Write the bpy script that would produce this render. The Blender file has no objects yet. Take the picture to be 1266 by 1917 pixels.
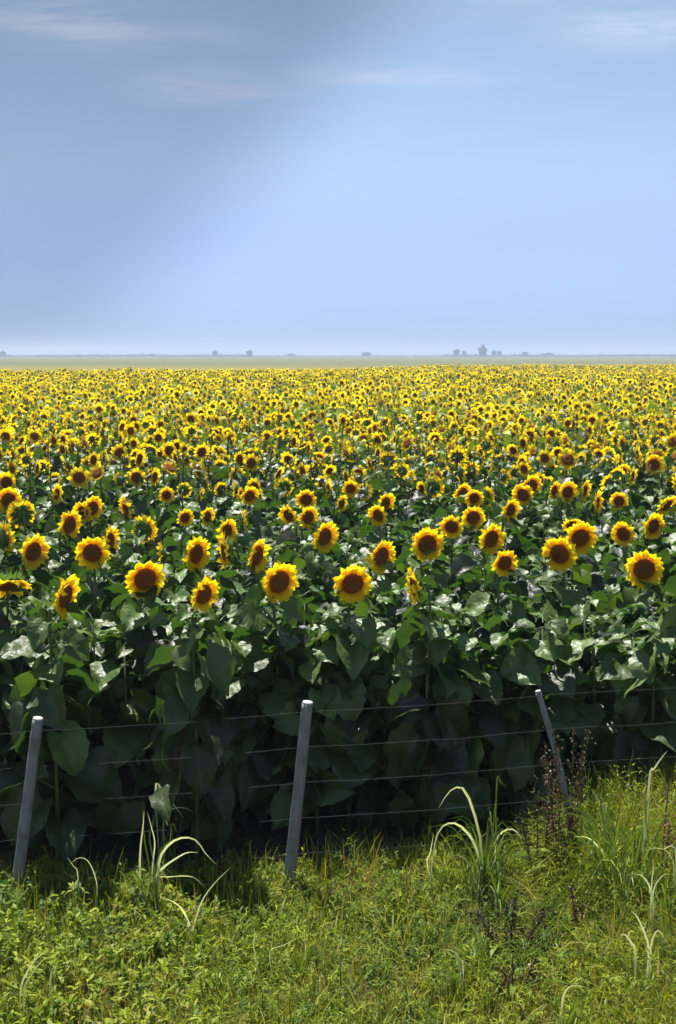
import bpy, math, random
import numpy as np
from mathutils import Vector, Matrix, Euler
R = math.radians
RNG = np.random.default_rng(7)
random.seed(7)
SC = bpy.context.scene
COL = SC.collection

# ------------------------------------------------------------------ camera, sky, sun, exposure
CAMZ = 3.45; F = 2200.0; PITCH = R(7.65)
cam = bpy.data.cameras.new('camera'); camo = bpy.data.objects.new('camera', cam); COL.objects.link(camo)
cam.sensor_fit = 'VERTICAL'; cam.sensor_height = 24.0; cam.lens = F / 1917 * 24.0
cam.clip_start = 0.1; cam.clip_end = 20000
camo.location = (0, 0, CAMZ); camo.rotation_euler = (R(90) - PITCH, 0, 0)
SC.camera = camo
SC.view_settings.view_transform = 'Standard'; SC.view_settings.look = 'None'
SC.view_settings.exposure = 0.95; SC.view_settings.gamma = 1.0
SC.cycles.max_bounces = 8; SC.cycles.diffuse_bounces = 3; SC.cycles.glossy_bounces = 2
SC.cycles.transmission_bounces = 4; SC.cycles.volume_bounces = 0; SC.cycles.transparent_max_bounces = 6

SUN_EL, SUN_AZ = 66.0, -27.0          # azimuth measured from +Y (away from the camera) towards +X
sd = Vector((math.sin(R(SUN_AZ)) * math.cos(R(SUN_EL)), math.cos(R(SUN_AZ)) * math.cos(R(SUN_EL)), math.sin(R(SUN_EL))))
sun = bpy.data.lights.new('sun', 'SUN'); suno = bpy.data.objects.new('sun', sun); COL.objects.link(suno)
sun.energy = 5.0; sun.angle = R(0.5); sun.color = (1.0, 0.965, 0.90)
suno.rotation_euler = sd.to_track_quat('Z', 'Y').to_euler(); suno.location = (0, 0, 60)

W = bpy.data.worlds.new('World'); SC.world = W; W.use_nodes = True
nt = W.node_tree; nt.nodes.clear()
def N(tree, typ, **kw):
    n = tree.nodes.new(typ)
    for k, v in kw.items(): setattr(n, k, v)
    return n
def setin(tree, sock, v):
    if hasattr(v, 'is_linked') or isinstance(v, bpy.types.NodeSocket): tree.links.new(v, sock)
    else: sock.default_value = v
def M_(tree, op, a, b=None, c=None, clamp=False):
    n = N(tree, 'ShaderNodeMath', operation=op); n.use_clamp = clamp
    setin(tree, n.inputs[0], a)
    if b is not None: setin(tree, n.inputs[1], b)
    if c is not None: setin(tree, n.inputs[2], c)
    return n.outputs[0]
def SM(tree, v, a, b, o0=0.0, o1=1.0):
    n = N(tree, 'ShaderNodeMapRange', interpolation_type='SMOOTHSTEP')
    setin(tree, n.inputs[0], v); n.inputs[1].default_value = a; n.inputs[2].default_value = b
    n.inputs[3].default_value = o0; n.inputs[4].default_value = o1
    return n.outputs[0]
def MIX(tree, f, a, b, blend='MIX'):
    n = N(tree, 'ShaderNodeMix', data_type='RGBA', blend_type=blend)
    setin(tree, n.inputs[0], f)
    for s, v in ((n.inputs[6], a), (n.inputs[7], b)):
        if isinstance(v, tuple): s.default_value = (*v, 1) if len(v) == 3 else v
        else: tree.links.new(v, s)
    return n.outputs[2]

sky = N(nt, 'ShaderNodeTexSky', sky_type='NISHITA'); sky.sun_disc = False
sky.sun_elevation = R(SUN_EL); sky.sun_rotation = R(SUN_AZ); sky.altitude = 100; sky.air_density = 1.0
sky.dust_density = 0.4; sky.ozone_density = 2.0
tc = N(nt, 'ShaderNodeTexCoord'); sep = N(nt, 'ShaderNodeSeparateXYZ'); nt.links.new(tc.outputs['Generated'], sep.inputs[0])
dx, dy, dz = sep.outputs
yy = M_(nt, 'MAXIMUM', dy, 0.05)
u = M_(nt, 'DIVIDE', dx, yy); v = M_(nt, 'DIVIDE', dz, yy)
comb = N(nt, 'ShaderNodeCombineXYZ'); nt.links.new(u, comb.inputs[0]); nt.links.new(v, comb.inputs[1])
def noise(tree, vec, scale, detail=4, rough=.55):
    n = N(tree, 'ShaderNodeTexNoise'); n.inputs['Scale'].default_value = scale; n.inputs['Detail'].default_value = detail
    n.inputs['Roughness'].default_value = rough
    if vec is not None: tree.links.new(vec, n.inputs['Vector'])
    return n
def mapping(tree, vec, scale, rot=(0, 0, 0)):
    n = N(tree, 'ShaderNodeMapping'); n.inputs['Scale'].default_value = scale; n.inputs['Rotation'].default_value = rot
    tree.links.new(vec, n.inputs['Vector']); return n.outputs[0]
wisp = noise(nt, mapping(nt, comb.outputs[0], (7, 60, 1), (0, 0, R(-4))), 1.0, 8, .68).outputs[0]
big = noise(nt, mapping(nt, comb.outputs[0], (2.5, 4, 1)), 1.0, 3).outputs[0]
front = SM(nt, dy, 0.1, 0.4)
# broad soft diagonal grey darkening over one side of the sky
s = M_(nt, 'ADD', M_(nt, 'MULTIPLY_ADD', u, 2200.0, 1236.0), M_(nt, 'MULTIPLY', v, -2000.0))
s = M_(nt, 'ADD', s, M_(nt, 'MULTIPLY_ADD', big, 120.0, -95.0))
veil = M_(nt, 'MULTIPLY', SM(nt, s, 560, 930, 1.0, 0.0), front)
tint = MIX(nt, SM(nt, v, 0.0, 0.09), (0.33, 0.51, 1.05), (0.60, 0.64, 0.97))
tint = MIX(nt, SM(nt, v, 0.07, 0.17), tint, (0.88, 0.84, 0.90))
tint = MIX(nt, SM(nt, v, 0.15, 0.32), tint, (0.94, 0.89, 0.81))
base = MIX(nt, 1.0, sky.outputs[0], tint, 'MULTIPLY')
vm = MIX(nt, veil, (1, 1, 1), (0.575, 0.61, 0.625))
base = MIX(nt, 1.0, base, vm, 'MULTIPLY')
cl = None
for (px, py, rx, ry, sl, a) in ((150, 75, 190, 48, .16, 1.0), (390, 185, 140, 34, .05, .9), (730, 166, 170, 20, .0, .8), (1190, 84, 150, 34, .0, 1.0), (960, 6, 260, 34, .03, .8), (330, 90, 160, 22, .1, .5)):
    cu, cv = (px - 633) / 2200, (663 - py) / 2200
    du = M_(nt, 'SUBTRACT', u, cu); dv = M_(nt, 'ADD', M_(nt, 'SUBTRACT', v, cv), M_(nt, 'MULTIPLY', du, sl))
    e = M_(nt, 'ADD', M_(nt, 'POWER', M_(nt, 'ABSOLUTE', M_(nt, 'MULTIPLY', du, 2200 / rx)), 2.0), M_(nt, 'POWER', M_(nt, 'ABSOLUTE', M_(nt, 'MULTIPLY', dv, 2200 / ry)), 2.0))
    g = M_(nt, 'MULTIPLY', M_(nt, 'EXPONENT', M_(nt, 'MULTIPLY', e, -1.0)), a)
    cl = g if cl is None else M_(nt, 'MAXIMUM', cl, g)
cm = M_(nt, 'MULTIPLY', M_(nt, 'MULTIPLY', cl, SM(nt, wisp, 0.30, 0.66)), front)
cloudcol = MIX(nt, veil, (4.4, 4.95, 6.4), (2.9, 3.25, 4.2))
base = MIX(nt, M_(nt, 'MULTIPLY', cm, 0.85), base, cloudcol)
bg = N(nt, 'ShaderNodeBackground'); bg.inputs[1].default_value = 0.079
nt.links.new(base, bg.inputs[0]); wo = N(nt, 'ShaderNodeOutputWorld'); nt.links.new(bg.outputs[0], wo.inputs[0])

# ------------------------------------------------------------------ helpers
def ray(px, py):
    d = Vector(((px - 633) / F, -(py - 958.5) / F, -1.0))
    return camo.rotation_euler.to_matrix() @ d
def at_y(px, py, y):                    # the point seen at a picture position, at ground distance y
    d = ray(px, py); return Vector((0, 0, CAMZ)) + d * (y / d.y)
def at_z(px, py, z):
    d = ray(px, py); return Vector((0, 0, CAMZ)) + d * ((z - CAMZ) / d.z)
def pix(p):
    q = camo.rotation_euler.to_matrix().transposed() @ (Vector(p) - Vector((0, 0, CAMZ)))
    return 633 + F * q.x / -q.z, 958.5 - F * q.y / -q.z
def sst(a, b, x):
    t = np.clip((np.asarray(x, float) - a) / (b - a), 0, 1); return t * t * (3 - 2 * t)
def gz(x, y):
    """the verge rises gently along the fence and stays level under the crop"""
    x = np.asarray(x, float); y = np.asarray(y, float)
    g = 0.05 * np.clip(x, -6, 6) * (1 - sst(8.2, 12, y)) * sst(-4, 3, y)
    return g + 0.6 * (1 - sst(1.0, 4.6, y)) + 0.02 * np.sin(x * 2.1 + y) * (1 - sst(8, 9, y))

class MB:
    """collects vertices, faces, material slots and a per-vertex colour"""
    def __init__(s): s.v = []; s.c = []; s.f = []; s.m = []; s.n = 0
    def add(s, v, f, c=None, m=0):
        v = np.asarray(v, float)
        s.v.append(v); s.c.append(np.zeros((len(v), 3)) if c is None else np.asarray(c, float))
        for q in f: s.f.append(tuple(i + s.n for i in q)); s.m.append(m)
        s.n += len(v)
    def arrays(s):
        return np.vstack(s.v), s.f, np.vstack(s.c), np.array(s.m)
    def mesh(s, name, mats, smooth=True):
        v, f, c, m = s.arrays()
        me = bpy.data.meshes.new(name); me.from_pydata(v.tolist(), [], f); finish(me, mats, c, m, smooth); return me
def finish(me, mats, c, m, smooth=True):
    for x in mats: me.materials.append(x)
    if c is not None:
        a = me.color_attributes.new('vc', 'FLOAT_COLOR', 'POINT')
        a.data.foreach_set('color', np.hstack([c, np.ones((len(c), 1))]).astype(np.float32).ravel())
    if m is not None and len(mats) > 1: me.polygons.foreach_set('material_index', np.asarray(m, np.int32))
    me.polygons.foreach_set('use_smooth', np.full(len(me.polygons), smooth))
    me.update()
def np_mesh(name, v, loops, starts, mats, c=None, m=None, smooth=True):
    """a big mesh straight from arrays"""
    me = bpy.data.meshes.new(name); me.vertices.add(len(v)); me.vertices.foreach_set('co', v.astype(np.float32).ravel())
    me.loops.add(len(loops)); me.loops.foreach_set('vertex_index', loops.astype(np.int32))
    me.polygons.add(len(starts)); me.polygons.foreach_set('loop_start', starts.astype(np.int32))
    me.update(calc_edges=True); finish(me, mats, c, m, smooth); return me
def link(name, data, parent=None, label=None, cat=None, group=None, kind=None):
    o = bpy.data.objects.new(name, data); COL.objects.link(o)
    if parent: o.parent = parent
    if label: o['label'] = label
    if cat: o['category'] = cat
    if group: o['group'] = group
    if kind: o['kind'] = kind
    return o
def tube(mb, pts, rad, n=6, m=0, c=(0, .5, 0), cap=True):
    pts = [Vector(p) for p in pts]; k = len(pts); V = []; Fc = []
    ref = Vector((0, 1, 0.05)).normalized()
    for i, p in enumerate(pts):
        t = (pts[min(i + 1, k - 1)] - pts[max(i - 1, 0)]).normalized()
        r0 = ref if abs(t.dot(ref)) < .93 else Vector((1, 0, 0))
        a = t.cross(r0).normalized(); b = t.cross(a)
        r = rad[i] if hasattr(rad, '__len__') else rad
        for j in range(n):
            th = 2 * math.pi * j / n; V.append(p + a * (r * math.cos(th)) + b * (r * math.sin(th)))
    for i in range(k - 1):
        for j in range(n):
            j2 = (j + 1) % n; Fc.append((i * n + j, i * n + j2, (i + 1) * n + j2, (i + 1) * n + j))
    if cap: Fc.append(tuple(range(n))[::-1]); Fc.append(tuple((k - 1) * n + j for j in range(n)))
    mb.add([tuple(q) for q in V], Fc, [c] * len(V), m)
def spline(P, n):
    P = [Vector(p) for p in P]; P = [P[0] * 2 - P[1]] + P + [P[-1] * 2 - P[-2]]; out = []
    segs = len(P) - 3
    for i in range(n):
        t = i / (n - 1) * segs; k = min(int(t), segs - 1); t -= k; a, b, c, d = P[k:k + 4]
        out.append(.5 * ((2 * b) + (c - a) * t + (2 * a - 5 * b + 4 * c - d) * t * t + (3 * b - a - 3 * c + d) * t ** 3))
    return out
def grid_faces(nu, nv):
    return [(i * nv + j, (i + 1) * nv + j, (i + 1) * nv + j + 1, i * nv + j + 1) for i in range(nu - 1) for j in range(nv - 1)]
def rotz(a):
    c, s_ = math.cos(a), math.sin(a); return np.array([[c, -s_, 0], [s_, c, 0], [0, 0, 1.]])
def roty(a):
    c, s_ = math.cos(a), math.sin(a); return np.array([[c, 0, s_], [0, 1, 0], [-s_, 0, c]])
def rotx(a):
    c, s_ = math.cos(a), math.sin(a); return np.array([[1, 0, 0], [0, c, -s_], [0, s_, c]])

# ------------------------------------------------------------------ materials
def newmat(name):
    m = bpy.data.materials.new(name); m.use_nodes = True; t = m.node_tree; t.nodes.clear()
    return m, t, N(t, 'ShaderNodeOutputMaterial')
def vcol(t):
    a = N(t, 'ShaderNodeAttribute', attribute_name='vc'); sp = N(t, 'ShaderNodeSeparateColor'); t.links.new(a.outputs['Color'], sp.inputs[0])
    return sp.outputs
def pbr(t, col, rough, spec=.5, normal=None):
    p = N(t, 'ShaderNodeBsdfPrincipled'); setin(t, p.inputs['Base Color'], (*col, 1) if isinstance(col, tuple) else col)
    setin(t, p.inputs['Roughness'], rough); p.inputs['Specular IOR Level'].default_value = spec
    if normal is not None: t.links.new(normal, p.inputs['Normal'])
    return p.outputs[0]
def bump(t, h, strength, dist=.01):
    b = N(t, 'ShaderNodeBump'); b.inputs['Strength'].default_value = strength; b.inputs['Distance'].default_value = dist
    t.links.new(h, b.inputs['Height']); return b.outputs[0]
def mixsh(t, f, a, b):
    n = N(t, 'ShaderNodeMixShader'); setin(t, n.inputs[0], f); t.links.new(a, n.inputs[1]); t.links.new(b, n.inputs[2]); return n.outputs[0]
def transl(t, col):
    n = N(t, 'ShaderNodeBsdfTranslucent'); setin(t, n.inputs[0], (*col, 1) if isinstance(col, tuple) else col); return n.outputs[0]

def mat_leaf(name, top, under, trans, rough=.36, tf=.22, spec=.5, veins=True):
    m, t, out = newmat(name); r, g, b = vcol(t)[:3]
    geo = N(t, 'ShaderNodeNewGeometry'); oi = N(t, 'ShaderNodeObjectInfo')
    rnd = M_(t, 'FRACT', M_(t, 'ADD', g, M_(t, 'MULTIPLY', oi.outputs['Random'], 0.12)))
    dark = tuple(x * .25 for x in top); lite = (top[0] * 8.2, top[1] * 7.0, top[2] * 4.6)  # both ends carry painted shade and sunlight, picked by leaf height
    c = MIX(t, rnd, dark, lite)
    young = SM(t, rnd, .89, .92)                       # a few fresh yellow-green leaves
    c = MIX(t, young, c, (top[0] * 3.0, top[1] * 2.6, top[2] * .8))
    if veins:
        mid = SM(t, b, 0.03, 0.10, 1, 0)
        w = M_(t, 'SINE', M_(t, 'MULTIPLY', M_(t, 'SUBTRACT', r, M_(t, 'MULTIPLY', b, .35)), 44.0))
        lat = SM(t, w, .86, 1.0)
        vein = M_(t, 'MAXIMUM', mid, M_(t, 'MULTIPLY', lat, .6))
        c = MIX(t, M_(t, 'MULTIPLY', vein, .22), c, (.10, .16, .06))
        co = N(t, 'ShaderNodeTexCoord')
        nz = noise(t, co.outputs['Object'], 20, 3)
        h = M_(t, 'ADD', M_(t, 'MULTIPLY', w, -.05), M_(t, 'MULTIPLY', nz.outputs[0], 1.2))
        nrm = bump(t, h, .5, .014)
    else: nrm = None
    c = MIX(t, geo.outputs['Backfacing'], c, under)
    tcol = MIX(t, young, trans, (trans[0] * 1.6, trans[1] * 1.4, trans[2]))
    sh = mixsh(t, tf, pbr(t, c, M_(t, 'ADD', rough, M_(t, 'MULTIPLY', geo.outputs['Backfacing'], .25)), spec, nrm), transl(t, tcol))
    t.links.new(sh, out.inputs[0]); return m
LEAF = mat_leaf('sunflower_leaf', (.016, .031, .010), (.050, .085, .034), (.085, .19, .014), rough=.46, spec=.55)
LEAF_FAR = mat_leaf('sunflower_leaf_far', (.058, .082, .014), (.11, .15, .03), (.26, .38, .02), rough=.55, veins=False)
def mat_stem():
    m, t, out = newmat('sunflower_stem'); co = N(t, 'ShaderNodeTexCoord')
    c = MIX(t, noise(t, co.outputs['Object'], 30).outputs[0], (.05, .085, .025), (.13, .18, .06))
    t.links.new(pbr(t, c, .55), out.inputs[0]); return m
STEM = mat_stem()
def mat_petal():
    m, t, out = newmat('sunflower_petal'); r, g, b = vcol(t)[:3]
    c = MIX(t, SM(t, r, 0.0, .5), (.95, .48, .005), (.97, .71, .016))
    c = MIX(t, M_(t, 'MULTIPLY', g, .55), c, (.88, .60, .03))
    tr = MIX(t, SM(t, r, 0.0, .55), (.98, .52, .0), (1.0, .77, .010))
    sh = mixsh(t, .60, pbr(t, c, .6, .2), transl(t, tr))
    t.links.new(sh, out.inputs[0]); return m
PETAL = mat_petal()
def mat_disc():
    m, t, out = newmat('sunflower_disc'); r, g, b = vcol(t)[:3]
    co = N(t, 'ShaderNodeTexCoord')
    vo = N(t, 'ShaderNodeTexVoronoi'); vo.inputs['Scale'].default_value = 190; t.links.new(co.outputs['Object'], vo.inputs['Vector'])
    nz = noise(t, co.outputs['Object'], 40)
    rr = M_(t, 'ADD', r, M_(t, 'MULTIPLY_ADD', nz.outputs[0], .16, -.08))
    c = MIX(t, SM(t, rr, .25, .55), (.22, .105, .022), (.36, .095, .020))
    c = MIX(t, SM(t, rr, .80, .97), c, (.42, .15, .012))
    c = MIX(t, SM(t, vo.outputs['Distance'], .0, .006), MIX(t, .5, c, (.36, .2, .05)), c)
    t.links.new(pbr(t, c, .85, .15, bump(t, vo.outputs['Distance'], .9, .02)), out.inputs[0]); return m
DISC = mat_disc()
def mat_sepal():
    m, t, out = newmat('sunflower_bract'); r, g, b = vcol(t)[:3]
    c = MIX(t, g, (.07, .13, .028), (.14, .21, .045))
    t.links.new(mixsh(t, .2, pbr(t, c, .5), transl(t, (.2, .4, .05))), out.inputs[0]); return m
BRACT = mat_sepal()
def mat_soil():
    m, t, out = newmat('soil'); co = N(t, 'ShaderNodeTexCoord')
    n1 = noise(t, co.outputs['Object'], 1.5, 6); n2 = noise(t, co.outputs['Object'], 22, 6)
    c = MIX(t, n1.outputs[0], (.045, .034, .022), (.10, .078, .048))
    c = MIX(t, SM(t, n2.outputs[0], .5, .75), c, (.16, .13, .08))
    # beyond the sunflowers: hazy strips of other crops and pasture
    sp = N(t, 'ShaderNodeSeparateXYZ'); t.links.new(co.outputs['Object'], sp.inputs[0])
    st = noise(t, mapping(t, co.outputs['Object'], (.0012, .011, 1)), 1.0, 3)
    st2 = noise(t, mapping(t, co.outputs['Object'], (.03, .16, 1)), 1.0, 4)
    cf = MIX(t, SM(t, st.outputs[0], .38, .62), (.100, .112, .034), (.190, .160, .045))
    cf = MIX(t, M_(t, 'MULTIPLY', st2.outputs[0], .5), cf, (.07, .09, .03))
    cf = MIX(t, SM(t, M_(t, 'ADD', sp.outputs[1], M_(t, 'MULTIPLY_ADD', st2.outputs[0], 200., -100.)), 130, 420), (.26, .20, .025), cf)
    c = MIX(t, SM(t, sp.outputs[1], 60, 80), c, cf)
    t.links.new(pbr(t, c, .95, .1, bump(t, n2.outputs[0], .6, .04)), out.inputs[0]); return m
SOIL = mat_soil()
def mat_grass(name, green, yel, dry, red, rough=.55, tf=.26, spec=.25):
    """vc: r = along the blade, g = random hue, b = dryness, and painted sheen on reeds"""
    m, t, out = newmat(name); r, g, b = vcol(t)[:3]
    c = MIX(t, g, green, yel)
    c = MIX(t, M_(t, 'MULTIPLY', SM(t, b, .45, .8), SM(t, r, .12, .42, .25, 1.0)) if name == 'reed_blade' else SM(t, b, .45, .8), c, dry)  # on reeds the painted sheen starts above the green base
    c = MIX(t, SM(t, b, .90, .97), c, red)
    tr = MIX(t, 1.0, c, (1.9, 1.9, .7), 'MULTIPLY')
    t.links.new(mixsh(t, tf, pbr(t, c, rough, spec), transl(t, tr)), out.inputs[0]); return m
GRASS = mat_grass('verge_grass', (.036, .092, .008), (.270, .285, .012), (.34, .27, .09), (.26, .09, .03))
WEED = mat_grass('verge_weed', (.032, .092, .010), (.265, .315, .012), (.28, .22, .06), (.24, .09, .03))
REED = mat_grass('reed_blade', (.06, .13, .02), (.17, .22, .04), (.78, .80, .74), (.30, .17, .09), rough=.30, tf=.25, spec=.5)  # dry tone whitened: silvery reflections painted into the blade colour
def mat_wood():
    m, t, out = newmat('weathered_wood'); co = N(t, 'ShaderNodeTexCoord')
    n = noise(t, mapping(t, co.outputs['Object'], (75, 75, 5)), 1.0, 8, .7); n2 = noise(t, co.outputs['Object'], 7, 4)
    c = MIX(t, n.outputs[0], (.085, .088, .10), (.36, .36, .38)); c = MIX(t, SM(t, n2.outputs[0], .5, .75), c, (.13, .12, .105))
    t.links.new(pbr(t, c, .85, .2, bump(t, n.outputs[0], .6, .01)), out.inputs[0]); return m
WOOD = mat_wood()
def mat_simple(name, col, rough=.6, metal=0., col2=None, sc=20):
    m, t, out = newmat(name)
    if col2:
        co = N(t, 'ShaderNodeTexCoord'); col = MIX(t, noise(t, co.outputs['Object'], sc).outputs[0], col, col2)
    p = N(t, 'ShaderNodeBsdfPrincipled'); setin(t, p.inputs['Base Color'], (*col, 1) if isinstance(col, tuple) else col)
    p.inputs['Roughness'].default_value = rough; p.inputs['Metallic'].default_value = metal
    t.links.new(p.outputs[0], out.inputs[0]); return m
CUT = mat_simple('sawn_post_top', (.55, .55, .56), .8, 0, (.42, .42, .43), 60)
WIRE = mat_simple('galvanised_wire', (.09, .09, .10), .75, .2, (.05, .05, .06), 30)
BARK = mat_simple('bark', (.09, .07, .05), .9, 0, (.05, .04, .03), 3)
CROWN = mat_simple('tree_crown', (.035, .060, .022), .7, 0, (.06, .085, .03), 1)
CLADDING = mat_simple('grey_cladding', (.22, .23, .24), .6, .3, (.18, .19, .2), 2)

# ------------------------------------------------------------------ ground
def make_ground():
    xs = np.unique(np.concatenate([-np.geomspace(6, 5200, 26)[::-1], np.linspace(-6, 6, 49), np.geomspace(6, 5200, 26)]))
    ys = np.unique(np.concatenate([-np.geomspace(4, 5200, 16)[::-1], np.linspace(-4, 14, 73), np.geomspace(14, 5200, 34)]))
    X, Y = np.meshgrid(xs, ys, indexing='ij'); Z = gz(X, Y)
    v = np.stack([X.ravel(), Y.ravel(), Z.ravel()], 1)
    mb = MB(); mb.add(v, grid_faces(len(xs), len(ys)))
    link('ground', mb.mesh('ground', [SOIL]), kind='structure')
make_ground()

# ------------------------------------------------------------------ sunflower pieces
def leaf_arr(L, Wd, a0, droop, fold, rng, nu=8, nv=7, wav=1.0, lobe=.16, lit_by_height=.5):
    """one blade: starts at the origin, runs along +x, starts at angle a0 above level and bends down by droop"""
    T = np.linspace(0, 1, nu); S = np.linspace(-1, 1, nv)
    ang = a0 - droop * T ** 1.1
    cx = np.concatenate([[0], np.cumsum(np.cos((ang[1:] + ang[:-1]) / 2) * np.diff(T))]) * L
    cz = np.concatenate([[0], np.cumsum(np.sin((ang[1:] + ang[:-1]) / 2) * np.diff(T))]) * L
    prof = np.where(T < .30, .50 + .50 * np.sin(T / .30 * math.pi / 2), np.cos(np.clip((T - .30) / .70, 0, 1) * math.pi / 2) ** 1.12)
    prof[-1] = .02
    V = []; C = []
    ph = rng.uniform(0, 6.28, 4); hue = min(.97, max(.02, .05 + .68 * lit_by_height ** 1.3 + rng.normal(0, .16))) if rng.uniform() > .14 * (lit_by_height > .6) else .95  # hue paints low leaves shaded and top leaves sunlit; some top ones fresh
    for i, t in enumerate(T):
        nx, nz = -math.sin(ang[i]), math.cos(ang[i])
        for s_ in S:
            w = prof[i] * Wd / 2 * (1 + (.09 * (i % 2) - .03) * (nu > 9) * (abs(s_) > .9))
            up = fold * abs(s_) * w + wav * .05 * L * abs(s_) ** 2 * math.sin(t * 11 + ph[0] + (1 if s_ > 0 else 0) * 1.7) * .55 \
                + wav * .022 * L * math.sin(t * 15 + ph[1]) * math.cos(s_ * 4 + ph[2]) - .04 * L * (abs(s_) ** 3) * prof[i]
            back = lobe * L * abs(s_) ** 1.6 * (1 - t) ** 3
            V.append((cx[i] + nx * up - back * math.cos(ang[i]), s_ * w, cz[i] + nz * up - back * math.sin(ang[i])))
            C.append((t, hue, abs(s_)))
    return np.array(V), grid_faces(nu, nv), np.array(C)

def foliage_arr(mb, rng, H=1.75, n=24, nu=8, nv=7, petiole=True, hmin=.22, m=0, size=1.0, spread=1.0):
    th = rng.uniform(0, 6.28)
    for k in range(n):
        t = k / (n - 1); h = H * (hmin / H + (0.955 - hmin / H) * t ** .92)
        th += R(137.5) + rng.normal(0, .25)
        sz = (.28 + .075 * math.sin(min(1, t * 1.35 + .15) * math.pi)) * (1 - .48 * sst(.72, 1.0, t)) * rng.uniform(.85, 1.15) * size
        pl = (.17 - .10 * t) * rng.uniform(.8, 1.2) * spread
        pa = R(rng.uniform(25, 55))
        a0 = R(rng.uniform(-45, 12) - 34 * (1 - t) + 14 * sst(.7, 1, t)); dr = R(rng.uniform(15, 75))
        V, Fc, C = leaf_arr(sz, sz * rng.uniform(.82, .98), a0, dr, rng.uniform(.15, .9), rng, nu, nv, wav=1.7, lit_by_height=t)
        V = V @ rotx(rng.normal(0, .45)).T
        V = V + np.array([pl * math.cos(pa) + .01, 0, pl * math.sin(pa)])
        Rm = rotz(th); V = V @ Rm.T; V[:, 2] += h
        mb.add(V, Fc, C, m)
        if petiole:
            e = Rm @ np.array([pl * math.cos(pa) + .012, 0, pl * math.sin(pa)]) + [0, 0, h]
            tube(mb, [(0, 0, h), tuple(np.array([0, 0, h]) * .45 + e * .55 + [0, 0, .012]), tuple(e)], [.006, .0045, .0035], 4, m, (.5, hue_of(rng), .0), cap=False)
def hue_of(rng): return rng.uniform(0, 1)

def petals_arr(mb, rng, R0, R1, n, nu, nv, m=0, rings=2, flat=.0, side=None):
    for ring in range(rings):
        for k in range(n):
            a = 2 * math.pi * (k + .5 * ring) / n + rng.normal(0, .06)
            L = (R1 - R0 * .92) * rng.uniform(.88, 1.06) * (1.0 if ring == 0 else .93); wd = 2 * math.pi * R1 / n * rng.uniform(.74, .98)
            tilt = rng.normal(.12, .16) + (.18 if ring else .0); curl = rng.normal(.1, .35); tw = rng.normal(0, .22)
            T = np.linspace(0, 1, nu); S = np.linspace(-1, 1, nv); hue = rng.uniform(0, 1)
            pr = (np.sin(np.clip(T * .93 + .07, 0, 1) ** .85 * math.pi)) ** .62; pr[0] = .5; pr[-1] = .03
            V = []; C = []
            for i, t in enumerate(T):
                el = tilt + curl * (t - .3)
                for s_ in S:
                    V.append((R0 * .92 + L * t * math.cos(el), s_ * wd / 2 * pr[i], L * t * math.sin(el) + .10 * wd * (abs(s_) - .5) + (s_ * wd / 2 * tw) + .003 * ring))
                    C.append((t, hue, abs(s_)))
            mb.add(np.array(V) @ rotz(a).T, grid_faces(nu, nv), C, m)
def disc_arr(mb, R0, nr, na, m=0, hgt=.012, z0=.004):
    V = [(0, 0, z0 + hgt * .55)]; C = [(0, 0, 0)]
    for i in range(1, nr + 1):
        t = i / nr
        z = z0 + hgt * (.55 + .45 * math.sin(min(1, t * 1.15) * math.pi / 2)) if t < .9 else z0 + hgt * .35
        if i == nr: z = z0 - .002
        for j in range(na):
            a = 2 * math.pi * j / na; V.append((R0 * t * math.cos(a), R0 * t * math.sin(a), z)); C.append((t, 0, 0))
    Fc = [(0, 1 + j, 1 + (j + 1) % na) for j in range(na)]
    for i in range(nr - 1):
        for j in range(na):
            j2 = (j + 1) % na; Fc.append((1 + i * na + j, 1 + (i + 1) * na + j, 1 + (i + 1) * na + j2, 1 + i * na + j2))
    mb.add(V, Fc, C, m)
def bract_arr(mb, rng, R0, n=18, m=0, na=16, nu=4, nv=3):
    V = []; Fc = []
    prof = [(.012, -.052), (.35 * R0, -.040), (.8 * R0, -.024), (1.02 * R0, -.004), (.98 * R0, .003)]
    for (r_, z) in prof:
        for j in range(na):
            a = 2 * math.pi * j / na; V.append((r_ * math.cos(a), r_ * math.sin(a), z))
    for i in range(len(prof) - 1):
        for j in range(na): j2 = (j + 1) % na; Fc.append((i * na + j, i * na + j2, (i + 1) * na + j2, (i + 1) * na + j))
    mb.add(V, Fc, [(0, .4, 0)] * len(V), m)
    for ring in (0, 1):
        for k in range(n):
            a = 2 * math.pi * (k + .5 * ring) / n + rng.normal(0, .08); L = .042 * rng.uniform(.8, 1.25); wd = .026; tl = rng.uniform(-.35, .15) - .25 * ring
            T = np.linspace(0, 1, nu); S = np.linspace(-1, 1, nv); pr = [.8, 1, .6, .05] if nu == 4 else [1, .7, .05]; V = []; hue = rng.uniform(0, 1)
            for i, t in enumerate(T):
                for s_ in S: V.append(((.92 - .25 * ring) * R0 + L * t * math.cos(tl), s_ * wd / 2 * pr[i], -.010 - .012 * ring + L * t * math.sin(tl) - .02 * t * t))
            mb.add(np.array(V) @ rotz(a).T, grid_faces(nu, nv), [(0, hue, 0)] * len(V), m)

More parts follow.
